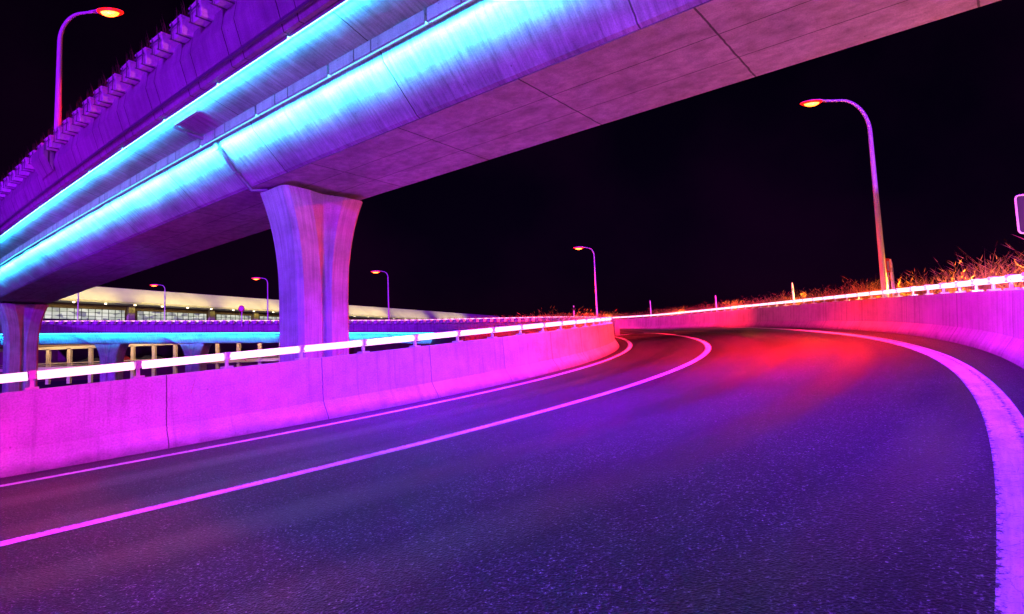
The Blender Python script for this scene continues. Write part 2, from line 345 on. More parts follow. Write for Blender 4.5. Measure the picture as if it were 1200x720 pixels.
BH = 1.13
PROF = [(0, 0), (.03, .07), (.20, .33), (.25, BH), (.47, BH), (.47, -1.2), (0, -1.2)]
def barrier(kind, sgn, mat, name, label, smin=-42, smax=75):
    P = line(kind, 0, smin, smax); L, U = frames(P); t = empty(name, tuple(P[0]), label=label, cat='barrier')
    P2 = [p-P[0] for p in P]; mb = MB(); mb.sweep(P2, [l*sgn for l in L], U, PROF)
    w = mb.build('concrete_wall', mat, t); return P, L
PI_, LI = barrier('wall_in', -1, MT['barrier_in'], 'crash_barrier', 'low magenta-lit concrete crash barrier along the inside of the bend')
PO, LO = barrier('wall_out', 1, MT['barrier'], 'crash_barrier', 'long concrete crash barrier sweeping round the outside of the bend on the right')
# ------------------------------------------------------------------ glowing tube rails on the barriers
def resample(P, step, start=0):
    d = [0]
    for i in range(1, len(P)): d.append(d[-1]+(P[i]-P[i-1]).length)
    out = []; s = start
    while s < d[-1]:
        k = next(i for i in range(1, len(d)) if d[i] >= s); f = (s-d[k-1])/(d[k]-d[k-1]); out.append(P[k-1].lerp(P[k], f)); s += step
    return out
def tube_rail(top, step, name, label, start=0, h=.2, r=.062, gap=.11):
    T = resample(top, step, start); t = empty(name, tuple(T[0]), label=label, cat='light rail')
    for i in range(len(T)-1):
        a, b = T[i]-T[0], T[i+1]-T[0]; d = (b-a).normalized(); H = Vector((0, 0, h))
        mb = MB(); mb.tube([a+d*gap/2+H, b-d*gap/2+H], r, 10); mb.build('light_tube', MT['tube'], t)
        mb = MB(); l = Vector((d.y, -d.x, 0)); ax = (d, l, Vector((0, 0, 1)))
        mb.box(a+Vector((0, 0, .02)), (.16, .2, .03), ax); mb.box(a+Vector((0, 0, .1)), (.05, .05, .15), ax)
        mb.box(a+Vector((0, 0, h-.035)), (.09, .15, .03), ax); mb.box(a+Vector((0, 0, h+.05)), (.085, .15, .05), ax)
        mb.box(a+Vector((0, 0, h+.0)), (.07, .11, .09), ax)
        mb.build('post', MT['steel'], t)
    return T
topI = [p-l*.36+Vector((0, 0, BH)) for p, l in zip(line('wall_in', 0, -14, 58), frames(line('wall_in', 0, -14, 58))[0])]
topO = [p+l*.36+Vector((0, 0, BH)) for p, l in zip(line('wall_out', 0, -6, 75), frames(line('wall_out', 0, -6, 75))[0])]
tube_rail(topI, 1.3, 'light_rail', 'row of glowing white tubes clamped on posts along the inner barrier top', start=.75)
tube_rail(topO, 1.3, 'light_rail', 'continuous glowing white tube rail curving along the outer barrier top')

# ------------------------------------------------------------------ overpass
D = ray(-285, 455); D[2] = 0; D /= np.linalg.norm(D); NV = np.array([-D[1], D[0], 0]); NV = NV if NV[1] > 0 else -NV
Dv, Nv = Vector(D), Vector(NV)
def gp(s, u, z): return Dv*s+Nv*(u+(.0006*(s-10)**2 if s > 10 else 0))+Vector((0, 0, z+Z0))
stations = list(np.arange(-45, 120.1, 1.5)); ORG = gp(15, 10.2, 5.2)
ov = empty('overpass', tuple(ORG), label='concrete box girder overpass crossing above the road, washed by cyan strip lights', cat='bridge')
def gsweep(prof, name, mat, parent=ov, s_a=-45, s_b=120, org=ORG, step=1.5):
    st = list(np.arange(s_a, s_b+.01, step)); P = [gp(s, 0, 0)-org for s in st]
    L = [Nv]*len(P); U = [Vector((0, 0, 1))]*len(P); mb = MB(); mb.sweep(P, L, U, prof, s0=s_a); return mb.build(name, mat, parent)
CU = 10.2
def sym(pts): return pts+[(2*CU-a, z) for a, z in reversed(pts)]
# deck slab with wings, web and soffit as separate looks of one girder
g = gsweep([(6.32, 6.72), (7.64, 6.3), (2*CU-7.64, 6.3), (2*CU-6.32, 6.72), (2*CU-6.32, 7.0), (6.32, 7.0)], 'deck_slab', MT['web'])
g = gsweep([(7.64, 6.298), (7.70, 6.12), (8.58, 5.26), (8.66, 5.22), (2*CU-8.66, 5.22), (2*CU-8.58, 5.26), (2*CU-7.70, 6.12), (2*CU-7.64, 6.298)], 'web', MT['web'])
# soffit slab just below the webs with form joints
def soffit():
    st = list(np.arange(-45, 120.1, 1.5)); mb = MB(); P = [gp(s, 0, 0)-ORG for s in st]
    mb.sweep(P, [Nv]*len(P), [Vector((0, 0, 1))]*len(P), [(8.66, 5.2), (2*CU-8.66, 5.2), (2*CU-8.66, 5.217), (8.66, 5.217)], s0=-45)
    return mb.build('soffit', MT['soffit'], ov)
soffit()
FAS = [(6.36, 6.66), (6.26, 6.66), (6.2, 6.86), (6.02, 7.45), (6.1, 8.0), (6.2, 8.06), (6.42, 8.06), (6.42, 6.9)]
gsweep(FAS, 'parapet', MT['fascia']); gsweep([(2*CU-a, z) for a, z in FAS][::-1], 'parapet', MT['fascia'])
gsweep([(6.42, 7.004), (2*CU-6.42, 7.004), (2*CU-6.42, 7.06), (6.42, 7.06)], 'carriageway', MT['asphalt'])
gsweep([(6.19, 6.78), (6.13, 6.78), (6.13, 6.84), (6.18, 6.84)], 'conduit', MT['pipe'])

def pier(parent, base, dD, dN, h_top, zb, sc=1.0, name='pier', flare=.52, half_n=.86, half_d=.6):
    """base = world centre in plan; broad face carries a centre groove; flares along N near the top"""
    zs = np.linspace(zb, h_top, 30); mb = MB(); rings = []; gv = []
    for z in zs:
        t = max(0, 1-(h_top-z)/(3.4*sc)); fl = flare*sc*t**2.6; hn = half_n*sc+fl; hd = half_d*sc+.1*sc*t**2; c = .13*sc
        g0 = (.07+.42*t**2.4)*sc; gd = (.16)*sc
        prof = [(-hn+c, -hd), (-g0-.1*sc, -hd), (-.03*sc, -hd+gd), (.03*sc, -hd+gd), (g0+.1*sc, -hd), (hn-c, -hd), (hn, -hd+c), (hn, hd-c), (hn-c, hd),
                (g0+.1*sc, hd), (.03*sc, hd-gd), (-.03*sc, hd-gd), (-g0-.1*sc, hd), (-hn+c, hd), (-hn, hd-c), (-hn, -hd+c)]
        rings.append([Vector(base)+dN*a+dD*b_+Vector((0, 0, z)) for a, b_ in prof])
    k = len(rings[0]); vs = [v for r in rings for v in r]; fs = []; uvs = []
    gir = [0]
    p0 = rings[0]
    for i in range(k): gir.append(gir[-1]+(p0[(i+1) % k]-p0[i]).length)
    for j in range(len(rings)-1):
        for i in range(k):
            fs.append((j*k+i, j*k+(i+1) % k, (j+1)*k+(i+1) % k, (j+1)*k+i)); uvs.append([(gir[i], zs[j]), (gir[i+1], zs[j]), (gir[i+1], zs[j+1]), (gir[i], zs[j+1])])
    mb.add(vs, fs, uvs); mb.add(rings[-1], [tuple(range(k))]); 
    p = mb.build(name, MT['pier'], parent)
    # bearings under the soffit
    for sgn in (-1, 1):
        bb = MB(); bb.box(Vector(base)+dN*(sgn*.85*sc)+Vector((0, 0, h_top+.09*sc)), (.5*sc, .5*sc, .18*sc), (dN, dD, Vector((0, 0, 1)))); bb.build('bearing', MT['dark'], p)
    return p
for s in (15.55, 52.4, 89, -22):
    c = gp(s, CU, 0)-ORG; pier(ov, (c.x, c.y, 0), Dv, Nv, 5.2-.17+Z0-ORG.z, -2.0-ORG.z)
# drain pipes that leave the wing, cross to the web and run down to the pier
for s in (16.2, 53.2):
    pts = [gp(s+.5, 6.7, 6.58), gp(s+.35, 7.0, 6.44), gp(s-.05, 7.55, 6.20), gp(s-.05, 7.66, 6.05), gp(s+.05, 8.2, 5.52), gp(s+.1, 8.66, 5.12), gp(s-.3, 8.95, 5.1)]
    mb = MB(); mb.tube([p-ORG for p in pts], .055, 8)
    for q_ in (pts[1], pts[3], pts[4]): mb.box(q_-ORG, (.16, .16, .05), (Nv, Dv, Vector((0, 0, 1))))
    mb.build('drain_pipe', MT['pipe'], ov)
    mb = MB(); mb.box((gp(s-.35, 6.66, 6.56)+gp(s-.35, 6.66, 6.56))/2-ORG, (1.3, .07, .07), (Dv, Nv, Vector((0, 0, 1)))); mb.build('cable_tray', MT['steel'], ov)
# LED strips: lower one at the crease over the web, upper one at the foot of the fascia
def led_row(u_h, z_h, mat, a, b, seg, power, color, aim, spread, plate=0):
    s = a
    while s < b:
        e = min(s+seg, b)
        P = [gp(s+.04, 0, 0)-ORG, gp((s+e)/2, 0, 0)-ORG, gp(e-.04, 0, 0)-ORG]; Lz = [Nv]*3; Uz = [Vector((0, 0, 1))]*3
        hb = MB(); hb.sweep(P, Lz, Uz, [(u_h-.05, z_h), (u_h-.05, z_h-.075), (u_h-.035, z_h-.075), (u_h-.035, z_h-.015), (u_h+.06, z_h-.03), (u_h+.06, z_h-.01)])
        h_ = hb.build('light_housing', MT['steel'], ov)
        if plate:                              # plate added behind the tube to cut its light off at the crease
            pb = MB(); pb.sweep(P, Lz, Uz, [(u_h-.07, plate), (u_h-.055, plate), (u_h-.055, z_h-.05), (u_h-.07, z_h-.05)]); pb.build('shield', MT['fascia'], h_)
        tb = MB(); tb.sweep(P, Lz, Uz, [(u_h-.03, z_h-.02), (u_h+.02, z_h-.02), (u_h+.02, z_h-.035), (u_h-.03, z_h-.07)]); tb.build('led_strip', mat, h_)
        if s > -16 and s < 90:
            c = gp((s+e)/2, u_h+.03, z_h-(.11 if plate else .06)); l = arealight('led_light', c, c+Nv*aim[0]+Vector((0, 0, aim[1])), power*(e-s), color, .05, e-s, spread)
            z_ = -(Nv*aim[0]+Vector((0, 0, aim[1]))).normalized(); y_ = (gp(e, 0, 0)-gp(s, 0, 0)).normalized(); x_ = y_.cross(z_).normalized(); y_ = z_.cross(x_)
            l.rotation_euler = Matrix((x_, y_, z_)).transposed().to_euler()
        s = e
led_row(7.36, 6.19, MT['led'], 1.5, 120, 3.0, 72, (.02, .40, 1), (1, .02), 68, 6.385)
led_row(6.42, 6.66, MT['led_edge'], 1.5, 120, 3.0, 15, (.01, .38, 1), (1, .26), 60)

# ------------------------------------------------------------------ planter boxes hung outside the parapet
def planter_proto(name='planter_box'):
    t = empty(name); mb = MB()
    # tapered trough, x along the wall, y outward negative
    w0, w1, d0, d1, h = .24, .29, .19, .24, .38
    vs = []
    for z, w, d in ((0, w0, d0), (h, w1, d1)):
        for sx, sy in ((-1, -1), (1, -1), (1, 1), (-1, 1)): vs.append((sx*w, sy*d, z))
    for w, d, z in ((w1-.04, d1-.04, h), (w1-.04, d1-.04, h-.06)):
        for sx, sy in ((-1, -1), (1, -1), (1, 1), (-1, 1)): vs.append((sx*w, sy*d, z))
    fs = [(3, 2, 1, 0)]+[(i, (i+1) % 4, 4+(i+1) % 4, 4+i) for i in range(4)]+[(4+i, 4+(i+1) % 4, 8+(i+1) % 4, 8+i) for i in range(4)]+[(8+i, 8+(i+1) % 4, 12+(i+1) % 4, 12+i) for i in range(4)]+[(12, 13, 14, 15)]
    mb.add(vs, fs); mb.box((0, -.0, h+.0), (.62, .52, .05)); mb.build('trough', MT['planter'], t, bevel=.012)
    br = MB()
    for sx in (-.17, .17):
        br.box((sx, -.262, .19), (.03, .02, .44)); br.box((sx, .0, -.02), (.03, .6, .02)); br.box((sx, .3, .16), (.03, .02, .4))
    br.box((0, -.268, .24), (.54, .02, .03)); br.build('bracket', MT['pipe'], t)
    pl = MB(); add_blades(pl, [(random.uniform(-.25, .25), random.uniform(-.2, .2), h) for _ in range(60)], .12, .5, .008); pl.build('plant', MT['leaf'], t, recalc=False)
    return t
def add_blades(mb, roots, hmin, hmax, w, lean=.5, heads=False):
    for x, y, z in roots:
        h = random.uniform(hmin, hmax); a = random.uniform(0, 2*PI); l = random.uniform(.05, lean)*h; dx, dy = math.cos(a), math.sin(a); px, py = -dy*w/2, dx*w/2
        b2 = random.uniform(0, 2*PI) if random.random() < .3 else a; px, py = math.cos(b2+1.57)*w/2, math.sin(b2+1.57)*w/2
        p = [(x, y, z), (x+dx*l*.3, y+dy*l*.3, z+h*.55), (x+dx*l, y+dy*l, z+h)]
        vs = [(p[0][0]-px, p[0][1]-py, z), (p[0][0]+px, p[0][1]+py, z), (p[1][0]-px*.8, p[1][1]-py*.8, p[1][2]), (p[1][0]+px*.8, p[1][1]+py*.8, p[1][2]), p[2]]
        mb.add(vs, [(0, 1, 3, 2), (2, 3, 4)])
        if heads and random.random() < .35:
            q = p[2]; hw = w*.9; mb.add([(q[0]-dx*.1-hw, q[1]-dy*.1, q[2]-.1), (q[0]-dx*.1+hw, q[1]-dy*.1, q[2]-.1), (q[0]+dx*.06, q[1]+dy*.06, q[2]+.02)], [(0, 1, 2)])
proto = planter_proto(); first = True
ang = math.atan2(Dv.y, Dv.x)
lamps_s = 25.4
k = 0
for i in range(-26, 76):
    s = 13.32+1.05*i
    if s > 90: break
    o = proto if first else copy_tree(proto); first = False
    p = gp(s, 6.02, 7.86); o.location = p; o.rotation_euler = (random.uniform(-.02, .02), random.uniform(-.02, .02), ang+PI+random.uniform(-.035, .035)); o.scale = (random.uniform(.96, 1.04), random.uniform(.95, 1.05), random.uniform(.94, 1.05))
    nd = round((25.4-s)/1.05); ordn = ['at the foot', 'first', 'second', 'third', 'fourth', 'fifth', 'sixth', 'seventh', 'eighth', 'ninth', 'tenth', 'eleventh', 'twelfth', 'thirteenth']
    lab_ = 'small planter box with wispy grass hung outside the near overpass parapet'
    if nd == 0: lab_ = 'planter box with wispy grass right at the foot of the upper left street lamp'
    elif 0 < nd < 14: lab_ = 'planter box on the overpass, %s to the right of the upper left lamp foot' % ordn[nd]
    elif -9 < nd < 0: lab_ = 'planter box on the overpass, %s to the left of the upper left lamp foot' % ordn[-nd]
    tag(o, lab_, 'planter', 'planter boxes along the overpass parapet')

# ------------------------------------------------------------------ street lamps
def street_lamp(base, height, arm, direction, label, group='curved street lamps', r0=.10, red=True, energy=0, lens=1.0, cone=118):
    t = empty('street_lamp', tuple(base), label=label, cat='street lamp', group=group); d = Vector(direction).normalized()
    pts = []; rad = []; rs = min(1.7, arm*.85); hb = height-rs
    for i in range(9): z = hb*i/8; pts.append(Vector((0, 0, z))); rad.append(r0*(1-.35*i/8))
    for i in range(1, 13):
        a = i/12*PI/2*.93; pts.append(d*(arm*.62*(1-math.cos(a)))+Vector((0, 0, hb+rs*math.sin(a)))); rad.append(r0*(.65-.25*i/12))
    e = pts[-1]; pts.append(e+d*arm*.38+Vector((0, 0, .05))); rad.append(r0*.38)
    mb = MB(); mb.tube(pts, rad, 12); mb.tube([(0, 0, 0), (0, 0, .04)], r0*1.9, 12); mb.tube([(0, 0, .04), (0, 0, .5)], r0*1.12, 12)
    mb.build('pole', MT['pole'], t)
    tip = pts[-1]; lat = Vector((-d.y, d.x, 0)); hd = MB(); S = lens
    prof = [(-.12, .05, .03), (.05, .07, .05), (.2, .13, .08), (.45, .15, .085), (.68, .1, .05), (.76, .03, .02)]
    rings = []
    for x, w, h in prof:
        c = tip+d*x*S; rings.append([c+lat*(w*S*math.cos(q))+Vector((0, 0, h*S*math.sin(q) if math.sin(q) > 0 else h*.35*S*math.sin(q))) for q in [2*PI*j/12 for j in range(12)]])
    vs = [v for r in rings for v in r]; hd.add(vs, [(i*12+j, i*12+(j+1) % 12, (i+1)*12+(j+1) % 12, (i+1)*12+j) for i in range(5) for j in range(12)], smooth=True)
    hd.add(rings[0], [tuple(range(12))]); hd.add(rings[-1], [tuple(range(12))[::-1]]); h_ = hd.build('lamp_head', MT['pole'], t)
    ln = MB(); c = tip+d*.42*S+Vector((0, 0, -.03*S)); rr = []
    for j in range(5):
        a = j/4*PI/2; rr.append([c+(d*(.24*S*math.cos(q))+lat*(.13*S*math.cos(0)*math.sin(q)))*math.cos(a)*1.0+Vector((0, 0, -.10*S*math.sin(a))) for q in [2*PI*i/14 for i in range(14)]])
    vs = [v for r in rr for v in r]; ln.add(vs, [(i*14+j, i*14+(j+1) % 14, (i+1)*14+(j+1) % 14, (i+1)*14+j) for i in range(4) for j in range(14)], smooth=True); ln.build('lens', MT['bulb'], h_)
    rm = MB(); rr = []  # added glowing skirt, shaped as the red halo round the lens
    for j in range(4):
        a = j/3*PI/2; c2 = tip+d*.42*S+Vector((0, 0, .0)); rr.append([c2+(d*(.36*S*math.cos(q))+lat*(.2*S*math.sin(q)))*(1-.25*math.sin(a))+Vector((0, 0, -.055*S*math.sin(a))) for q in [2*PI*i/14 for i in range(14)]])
    rm.add([v for r in rr for v in r], [(i*14+j, i*14+(j+1) % 14, (i+1)*14+(j+1) % 14, (i+1)*14+j) for i in range(3) for j in range(14)], smooth=True); rm.build('lens_halo', MT['halo'], h_)
    if energy:
        w = Vector(base)+c+Vector((0, 0, -.16*S)); spot('lamp_and_fill_light', w, w+d*.7+Vector((0, 0, -1)), energy, RED, cone, 1, .12)
    return t
# lamp by the outer barrier, right of the bend
def near(P, px):                                      # the barrier station seen in a given direction
    return min(P, key=lambda p: abs((600+FL*(Vector(p)-Vector((0, 0, Z0))).dot(Vector(rgt))/max(.1, (Vector(p)-Vector((0, 0, Z0))).dot(Vector(fwd))))-px) if (Vector(p)-Vector((0, 0, Z0))).dot(Vector(fwd)) > 2 else 1e9)
topOut = [p+l*.85+Vector((0, 0, .4)) for p, l in zip(PO, LO)]
b1 = near(topOut, 1040); iL = topOut.index(b1)
street_lamp(b1, 8.25, 1.55, -LO[iL]+Vector((-.3, 0, 0)), 'tall white street lamp just outside the outer barrier, rightmost of the lamps', energy=26000, r0=.115, lens=1.15)
b2 = near(topOut[:-40], 700) if False else W(700, 372, 62)
street_lamp(b2-Vector((0, 0, .9)), 8.2, 1.0, (-1, -.1, 0), 'slim red-lit street lamp at the far end of the bend, above the inner barrier tip', energy=30000, lens=1.6, cone=150)
bl = gp(25.9, 6.3, 7.95)
street_lamp(bl, 5.45, 1.3, (1, .05, 0), 'street lamp rising from the overpass parapet at upper left, with bright orange head', energy=3500, r0=.12, lens=1.35, cone=150)
street_lamp(gp(46, 6.35, 7.95), 5.25, 1.3, (-1, .05, 0), 'street lamp farther back on the overpass, cut off by the left edge', energy=2500, r0=.12, cone=118)
for px, pyb, pyh, lab, adx in ((314, 378, 326, 'far street lamp just left of the big pier, in front of the terminal', -1),
                          (193, 378, 334, 'far street lamp in front of the terminal roof, second from the left', -1),
                          (456, 377, 318, 'far street lamp right of the big pier at the end of the lit roof', -1),
                          (91, 378, 346, 'far orange pole under the overpass beside the left pier, head hidden', -1)):
    dist = {314: 92, 193: 100, 456: 84, 91: 100}[px]; base = W(px, pyb+6, dist); H = (pyb+6-pyh)/FL*dist
    street_lamp(base, H if px != 91 else H+3, .95, (-1, -.2, 0), lab, r0=.12, lens=1.9, energy=600)
# bracket where the upper left lamp stands
mb = MB(); c0 = gp(25.4, 6.0, 7.3)
vs = []
for s_ in (25.1, 26.7): vs += [gp(s_, 6.05, 8.05)-ORG, gp(s_, 5.72, 8.05)-ORG, gp(s_, 5.72, 7.7)-ORG, gp(s_, 6.04, 7.2)-ORG]
mb.add(vs, [(0, 1, 2, 3), (7, 6, 5, 4), (0, 4, 5, 1), (1, 5, 6, 2), (2, 6, 7, 3), (3, 7, 4, 0)]); mb.build('lamp_corbel', MT['fascia'], ov, bevel=.02)

# ------------------------------------------------------------------ the ramp's far arm: a viaduct curving back across the view
pts = [(722, 376, 47), (690, 374, 55), (640, 374, 62), (560, 375.5, 69), (480, 377, 75), (400, 377.3, 79), (300, 377.5, 81), (200, 378, 81), (100, 378, 80), (0, 378.5, 78), (-150, 379, 76), (-400, 380, 74)]
CP = [W(*p) for p in pts]
def catmull(P, n_=14):
    out = []
    for i in range(len(P)-1):
        a, b, c, d_ = P[max(i-1, 0)], P[i], P[i+1], P[min(i+2, len(P)-1)]
        for k in range(n_):
            t = k/n_; out.append(.5*((2*b)+(c-a)*t+(2*a-5*b+4*c-d_)*t*t+(3*b-a-3*c+d_)*t**3))
    return out+[P[-1]]
FP = resample(catmull(CP), 1.0)
fo = FP[len(FP)//2].copy(); FL_, FU = frames(FP); far = empty('viaduct', tuple(fo), label='far curved concrete viaduct with planters and a cyan lit underside, crossing behind the big pier', cat='bridge')
FR = [p-fo for p in FP]
def fsweep(prof, name, mat, a=0, b=None, parent=far):
    mb = MB(); mb.sweep(FR[a:b], FL_[a:b], FU[a:b], prof, s0=a); return mb.build(name, mat, parent)
# lateral + = away from the viewer
fsweep([(0, -1.35), (-.1, -1.3), (-.16, -.6), (-.05, 0), (.2, 0), (.25, -1.0), (.25, -1.35)], 'parapet', MT['fascia'])
fsweep([(8.0, 0), (8.25, 0), (8.3, -1.35), (8.0, -1.35)], 'parapet', MT['fascia'])
fsweep([(.02, -1.36), (8.2, -1.36), (8.2, -1.1), (.26, -1.1)], 'deck_slab', MT['web'])
fsweep([(1.5, -1.362), (6.7, -1.362), (5.6, -2.75), (2.6, -2.75)], 'web', MT['web'], a=8)
fsweep([(.26, -1.096), (7.9, -1.096), (7.9, -1.05), (.26, -1.05)], 'carriageway', MT['asphalt'])
st_n = len(FR)
idx = [i for i in range(20, st_n-1, 3)]
for i in range(20, st_n-4, 4):
    mb = MB(); mb.sweep([FR[i], FR[i+2], FR[min(i+4, st_n-1)]], [FL_[i], FL_[i+2], FL_[i+4]], [Vector((0, 0, 1))]*3, [(1.3, -1.44), (1.38, -1.44), (1.38, -1.47), (1.3, -1.47)]); mb.build('led_strip', MT['led_far'], far)
    if FR[i].x < FR[24].x and i % 8 == 4 and i < 200:
        c = FP[min(i+2, st_n-1)]+FL_[i]*.75+Vector((0, 0, -1.75)); l = arealight('led_light', c, c+FL_[i]+Vector((0, 0, -.15)), 170, (.0, .36, 1), .1, 8, 66)
        z_ = -(FL_[i]+Vector((0, 0, -.15))).normalized(); y_ = (FP[min(i+4, st_n-1)]-FP[i]).normalized(); x_ = y_.cross(z_).normalized(); l.rotation_euler = Matrix((x_, z_.cross(x_), z_)).transposed().to_euler()
def at_px(px):
    k = min(range(st_n), key=lambda i: abs(600+FL*(FP[i]-Vector((0, 0, Z0))).dot(Vector(rgt))/(FP[i]-Vector((0, 0, Z0))).dot(Vector(fwd))-px)); return k
for px in (112, 210, -150, -330, 352):
    k = at_px(px); T = (FR[min(k+1, st_n-1)]-FR[k-1]).normalized(); T.z = 0; T.normalize(); L_ = Vector((T.y, -T.x, 0))
    c = FR[k]+L_*4.1; pier(far, (c.x, c.y, 0), L_, T, FR[k].z-2.8, -2.1-fo.z, sc=1.0, half_n=1.0, half_d=1.2, flare=.75)
    mb = MB(); mb.tube([FR[k]+L_*1.0+T*3.8+Vector((0, 0, -1.5)), FR[k]+L_*1.6+T*2.9+Vector((0, 0, -2.0)), FR[k]+L_*2.6+T*1.8+Vector((0, 0, -2.8))], .12, 6); mb.build('drain_pipe', MT['pipe'], far)
FT = [p+l*.1 for p, l in zip(FP, FL_)]
tube_rail(FT[6:105], 1.3, 'light_rail', 'thin distant line of glowing tubes along the far viaduct parapet', h=.18, r=.06)
for px in (60, 150, 240, 340, 450):
    k = at_px(px); c = FP[k]-FL_[k]*14; c.z = 1.2; spot('fill_spot', c, FP[k]+Vector((0, 0, -3.5)), 3200, (.2, .0, 1), 80)  # added violet fills without fixtures, for the far piers and parapet
# its planters
FQ = resample(FP, 1.05)
nf = 0
for i, p in enumerate(FQ):
    if i < 3 or nf >= 108: continue
    q = FQ[min(i+1, len(FQ)-1)]; t_ = (q-p) if i+1 < len(FQ) else (p-FQ[i-1]); l = Vector((t_.y, -t_.x, 0)).normalized()
    o = copy_tree(proto); o.location = p-l*.33+Vector((0, 0, -.28)); o.rotation_euler = (0, 0, math.atan2(t_.y, t_.x)+PI); nf += 1
    tag(o, 'tiny distant planter box on the far viaduct parapet', 'planter', 'planter boxes along the far viaduct')

# ------------------------------------------------------------------ marker posts and signs
PXL = {930: ('third', 1.0), 838: ('fourth', 1.0), 763: ('fifth', 1.0)}
def marker(px, pytop, lab, h=None, off=.75):
    q = [p+l*off+Vector((0, 0, .8)) for p, l in zip(PO, LO)]; b_ = near(q[:-1], px)
    dep = (b_-Vector((0, 0, Z0))).dot(Vector(fwd)); zt = W(px, pytop, dep).z-b_.z
    t = empty('marker_post', tuple(b_), label=lab, cat='post', group='white marker posts outside the bend')
    lean = Vector((-.02, 0, 0)); mb = MB(); mb.tube([(0, 0, 0), Vector((0, 0, zt*.9))+lean, Vector((0, 0, zt))+lean*1.4], [.055, .05, .03], 10); mb.build('post', MT['white'], t)
    mb = MB(); mb.tube([Vector((0, 0, zt*.72))+lean*.8, Vector((0, 0, zt*.82))+lean*.9], .06, 10); mb.build('reflector', MT['steel'], t); return b_, zt
bq, zt = marker(1050, 303, 'white marker post right beside the tall right-hand street lamp')
marker(931, 331, 'white marker post in the dry grass left of the tall right-hand lamp')
marker(840, 346, 'white marker post standing halfway between the far lamp and the tall lamp')
marker(764, 352, 'smallest white marker post, just right of the far red lamp')
t = empty('marker_post', tuple(W(673, 374, 60)), label='short white marker post left of the far red lamp', cat='post', group='white marker posts outside the bend')
mb = MB(); mb.tube([(0, 0, -.5), (0, 0, .9), (0, 0, 1.35)], [.07, .07, .05], 8); mb.build('post', MT['white'], t)
mb = MB(); mb.box((0, -.09, 1.0), (.2, .03, .35)); mb.build('reflector', MT['glass'], t)
# little red plate by the lamp
t = empty('small_sign', tuple(bq+Vector((-.18, -.05, 0))), label='small red edged plate on a thin stake next to the tall lamp', cat='sign')
mb = MB(); mb.tube([(0, 0, 0), (0, 0, zt)], .02, 8); mb.build('stake', MT['steel'], t)
mb = MB(); mb.box((0, -.03, zt-.22), (.13, .02, .48)); mb.build('plate', MT['red'], t)
mb = MB(); mb.box((0, -.044, zt-.24), (.08, .006, .34)); mb.build('plate_face', MT['pink'], t)
# round sign on the far viaduct
t = empty('round_sign', tuple(W(281, 378, 80)+Vector((0, .6, 0))), label='round red traffic sign on a white post on the far viaduct', cat='sign')
mb = MB(); mb.tube([(0, 0, -.5), (0, 0, 1.9)], .06, 8); mb.build('post', MT['white'], t)
mb = MB(); mb.tube([(0, -.09, 1.9), (0, -.13, 1.9)], .42, 24); p_ = mb.build('disc', MT['red'], t)
mb = MB(); mb.tube([(0, -.132, 1.9), (0, -.145, 1.9)], .27, 24); mb.build('disc_face', MT['pink'], t)
# sign board at the right edge: shallow framed box on a post
c = W(1222, 249, 13.2); t = empty('sign_board', (c.x, c.y, c.z-2.4), math.radians(-18), 'framed violet sign board on a post, cut off by the right edge of the picture', 'sign')
zc = 2.4; mb = MB(); w_, h_ = .95, .86; r_ = .08; out = []
for cx, cz, a0 in ((w_/2-r_, h_/2-r_, 0), (-w_/2+r_, h_/2-r_, 90), (-w_/2+r_, -h_/2+r_, 180), (w_/2-r_, -h_/2+r_, 270)):
    for k in range(5): a = math.radians(a0+k*22.5); out.append((cx+r_*math.cos(a), cz+r_*math.sin(a)))
def slab(mb, pts2, y0, y1):
    n_ = len(pts2); vs = [(x, y0, z+zc) for x, z in pts2]+[(x, y1, z+zc) for x, z in pts2]
    mb.add(vs, [tuple(range(n_)), tuple(range(2*n_-1, n_-1, -1))]+[(i, (i+1) % n_, n_+(i+1) % n_, n_+i) for i in range(n_)])
slab(mb, out, 0, .05); mb.build('board', MT['dark'], t)
mb = MB(); loop = [Vector((x, -.01, z+zc)) for x, z in out]; mb.tube(loop+[loop[0]], .022, 8); mb.build('frame', MT['pole'], t)
mb = MB(); mb.box((.12, -.03, zc-.08), (.5, .03, .5)); mb.build('plate', MT['pink'], t)
mb = MB(); mb.tube([(.05, .1, -1.4), (.05, .1, zc+.3)], .05, 10); mb.build('post', MT['steel'], t)

# ------------------------------------------------------------------ terminal building
ta, tb = W(20, 376, 142), W(560, 376, 305); ta.z = tb.z = 0
tv = (tb-ta); TL = tv.length; tv.normalize(); tn = Vector((tv.y, -tv.x, 0)); tn = tn if tn.dot(-ta) > 0 else -tn
T = empty('terminal', tuple(ta), math.atan2(tv.y, tv.x), 'long terminal building with lit cream roof and bright window bands behind the viaduct', 'building')
fy = -1 if True else 1                          # local -y faces the viewer
def loc(x, y, z): return (x, y, z)
mb = MB(); mb.box((TL/2, 9, 7.5), (TL, 18, 15)); mb.build('lower_wall', MT['brown'], T)
mb = MB(); mb.box((TL/2, 9.2, 17.4), (TL, 17, 4.8)); mb.build('upper_wall', MT['brown'], T)
mb = MB(); pr = [(-4.5, 19.7), (-4.9, 20.2), (-1.0, 24.2), (12, 25.4), (22, 24), (22, 19.9)]
P = [Vector((-6, 0, 0)), Vector((TL+18, 0, -.5))]; mb.sweep(P, [Vector((0, 1, 0))]*2, [Vector((0, 0, 1))]*2, pr); mb.build('roof', MT['canopy'], T)
mb = MB(); mb.box((TL/2, -1, 15.0), (TL, 3.2, .5)); mb.build('terrace', MT['dark'], T)
m, n, b = newmat('lit_windows'); tc = N(n, 'ShaderNodeTexCoord'); mp = N(n, 'ShaderNodeMapping'); mp.inputs['Scale'].default_value = (.55, 1, 1.3); n.links.new(tc.outputs['Object'], mp.inputs[0])
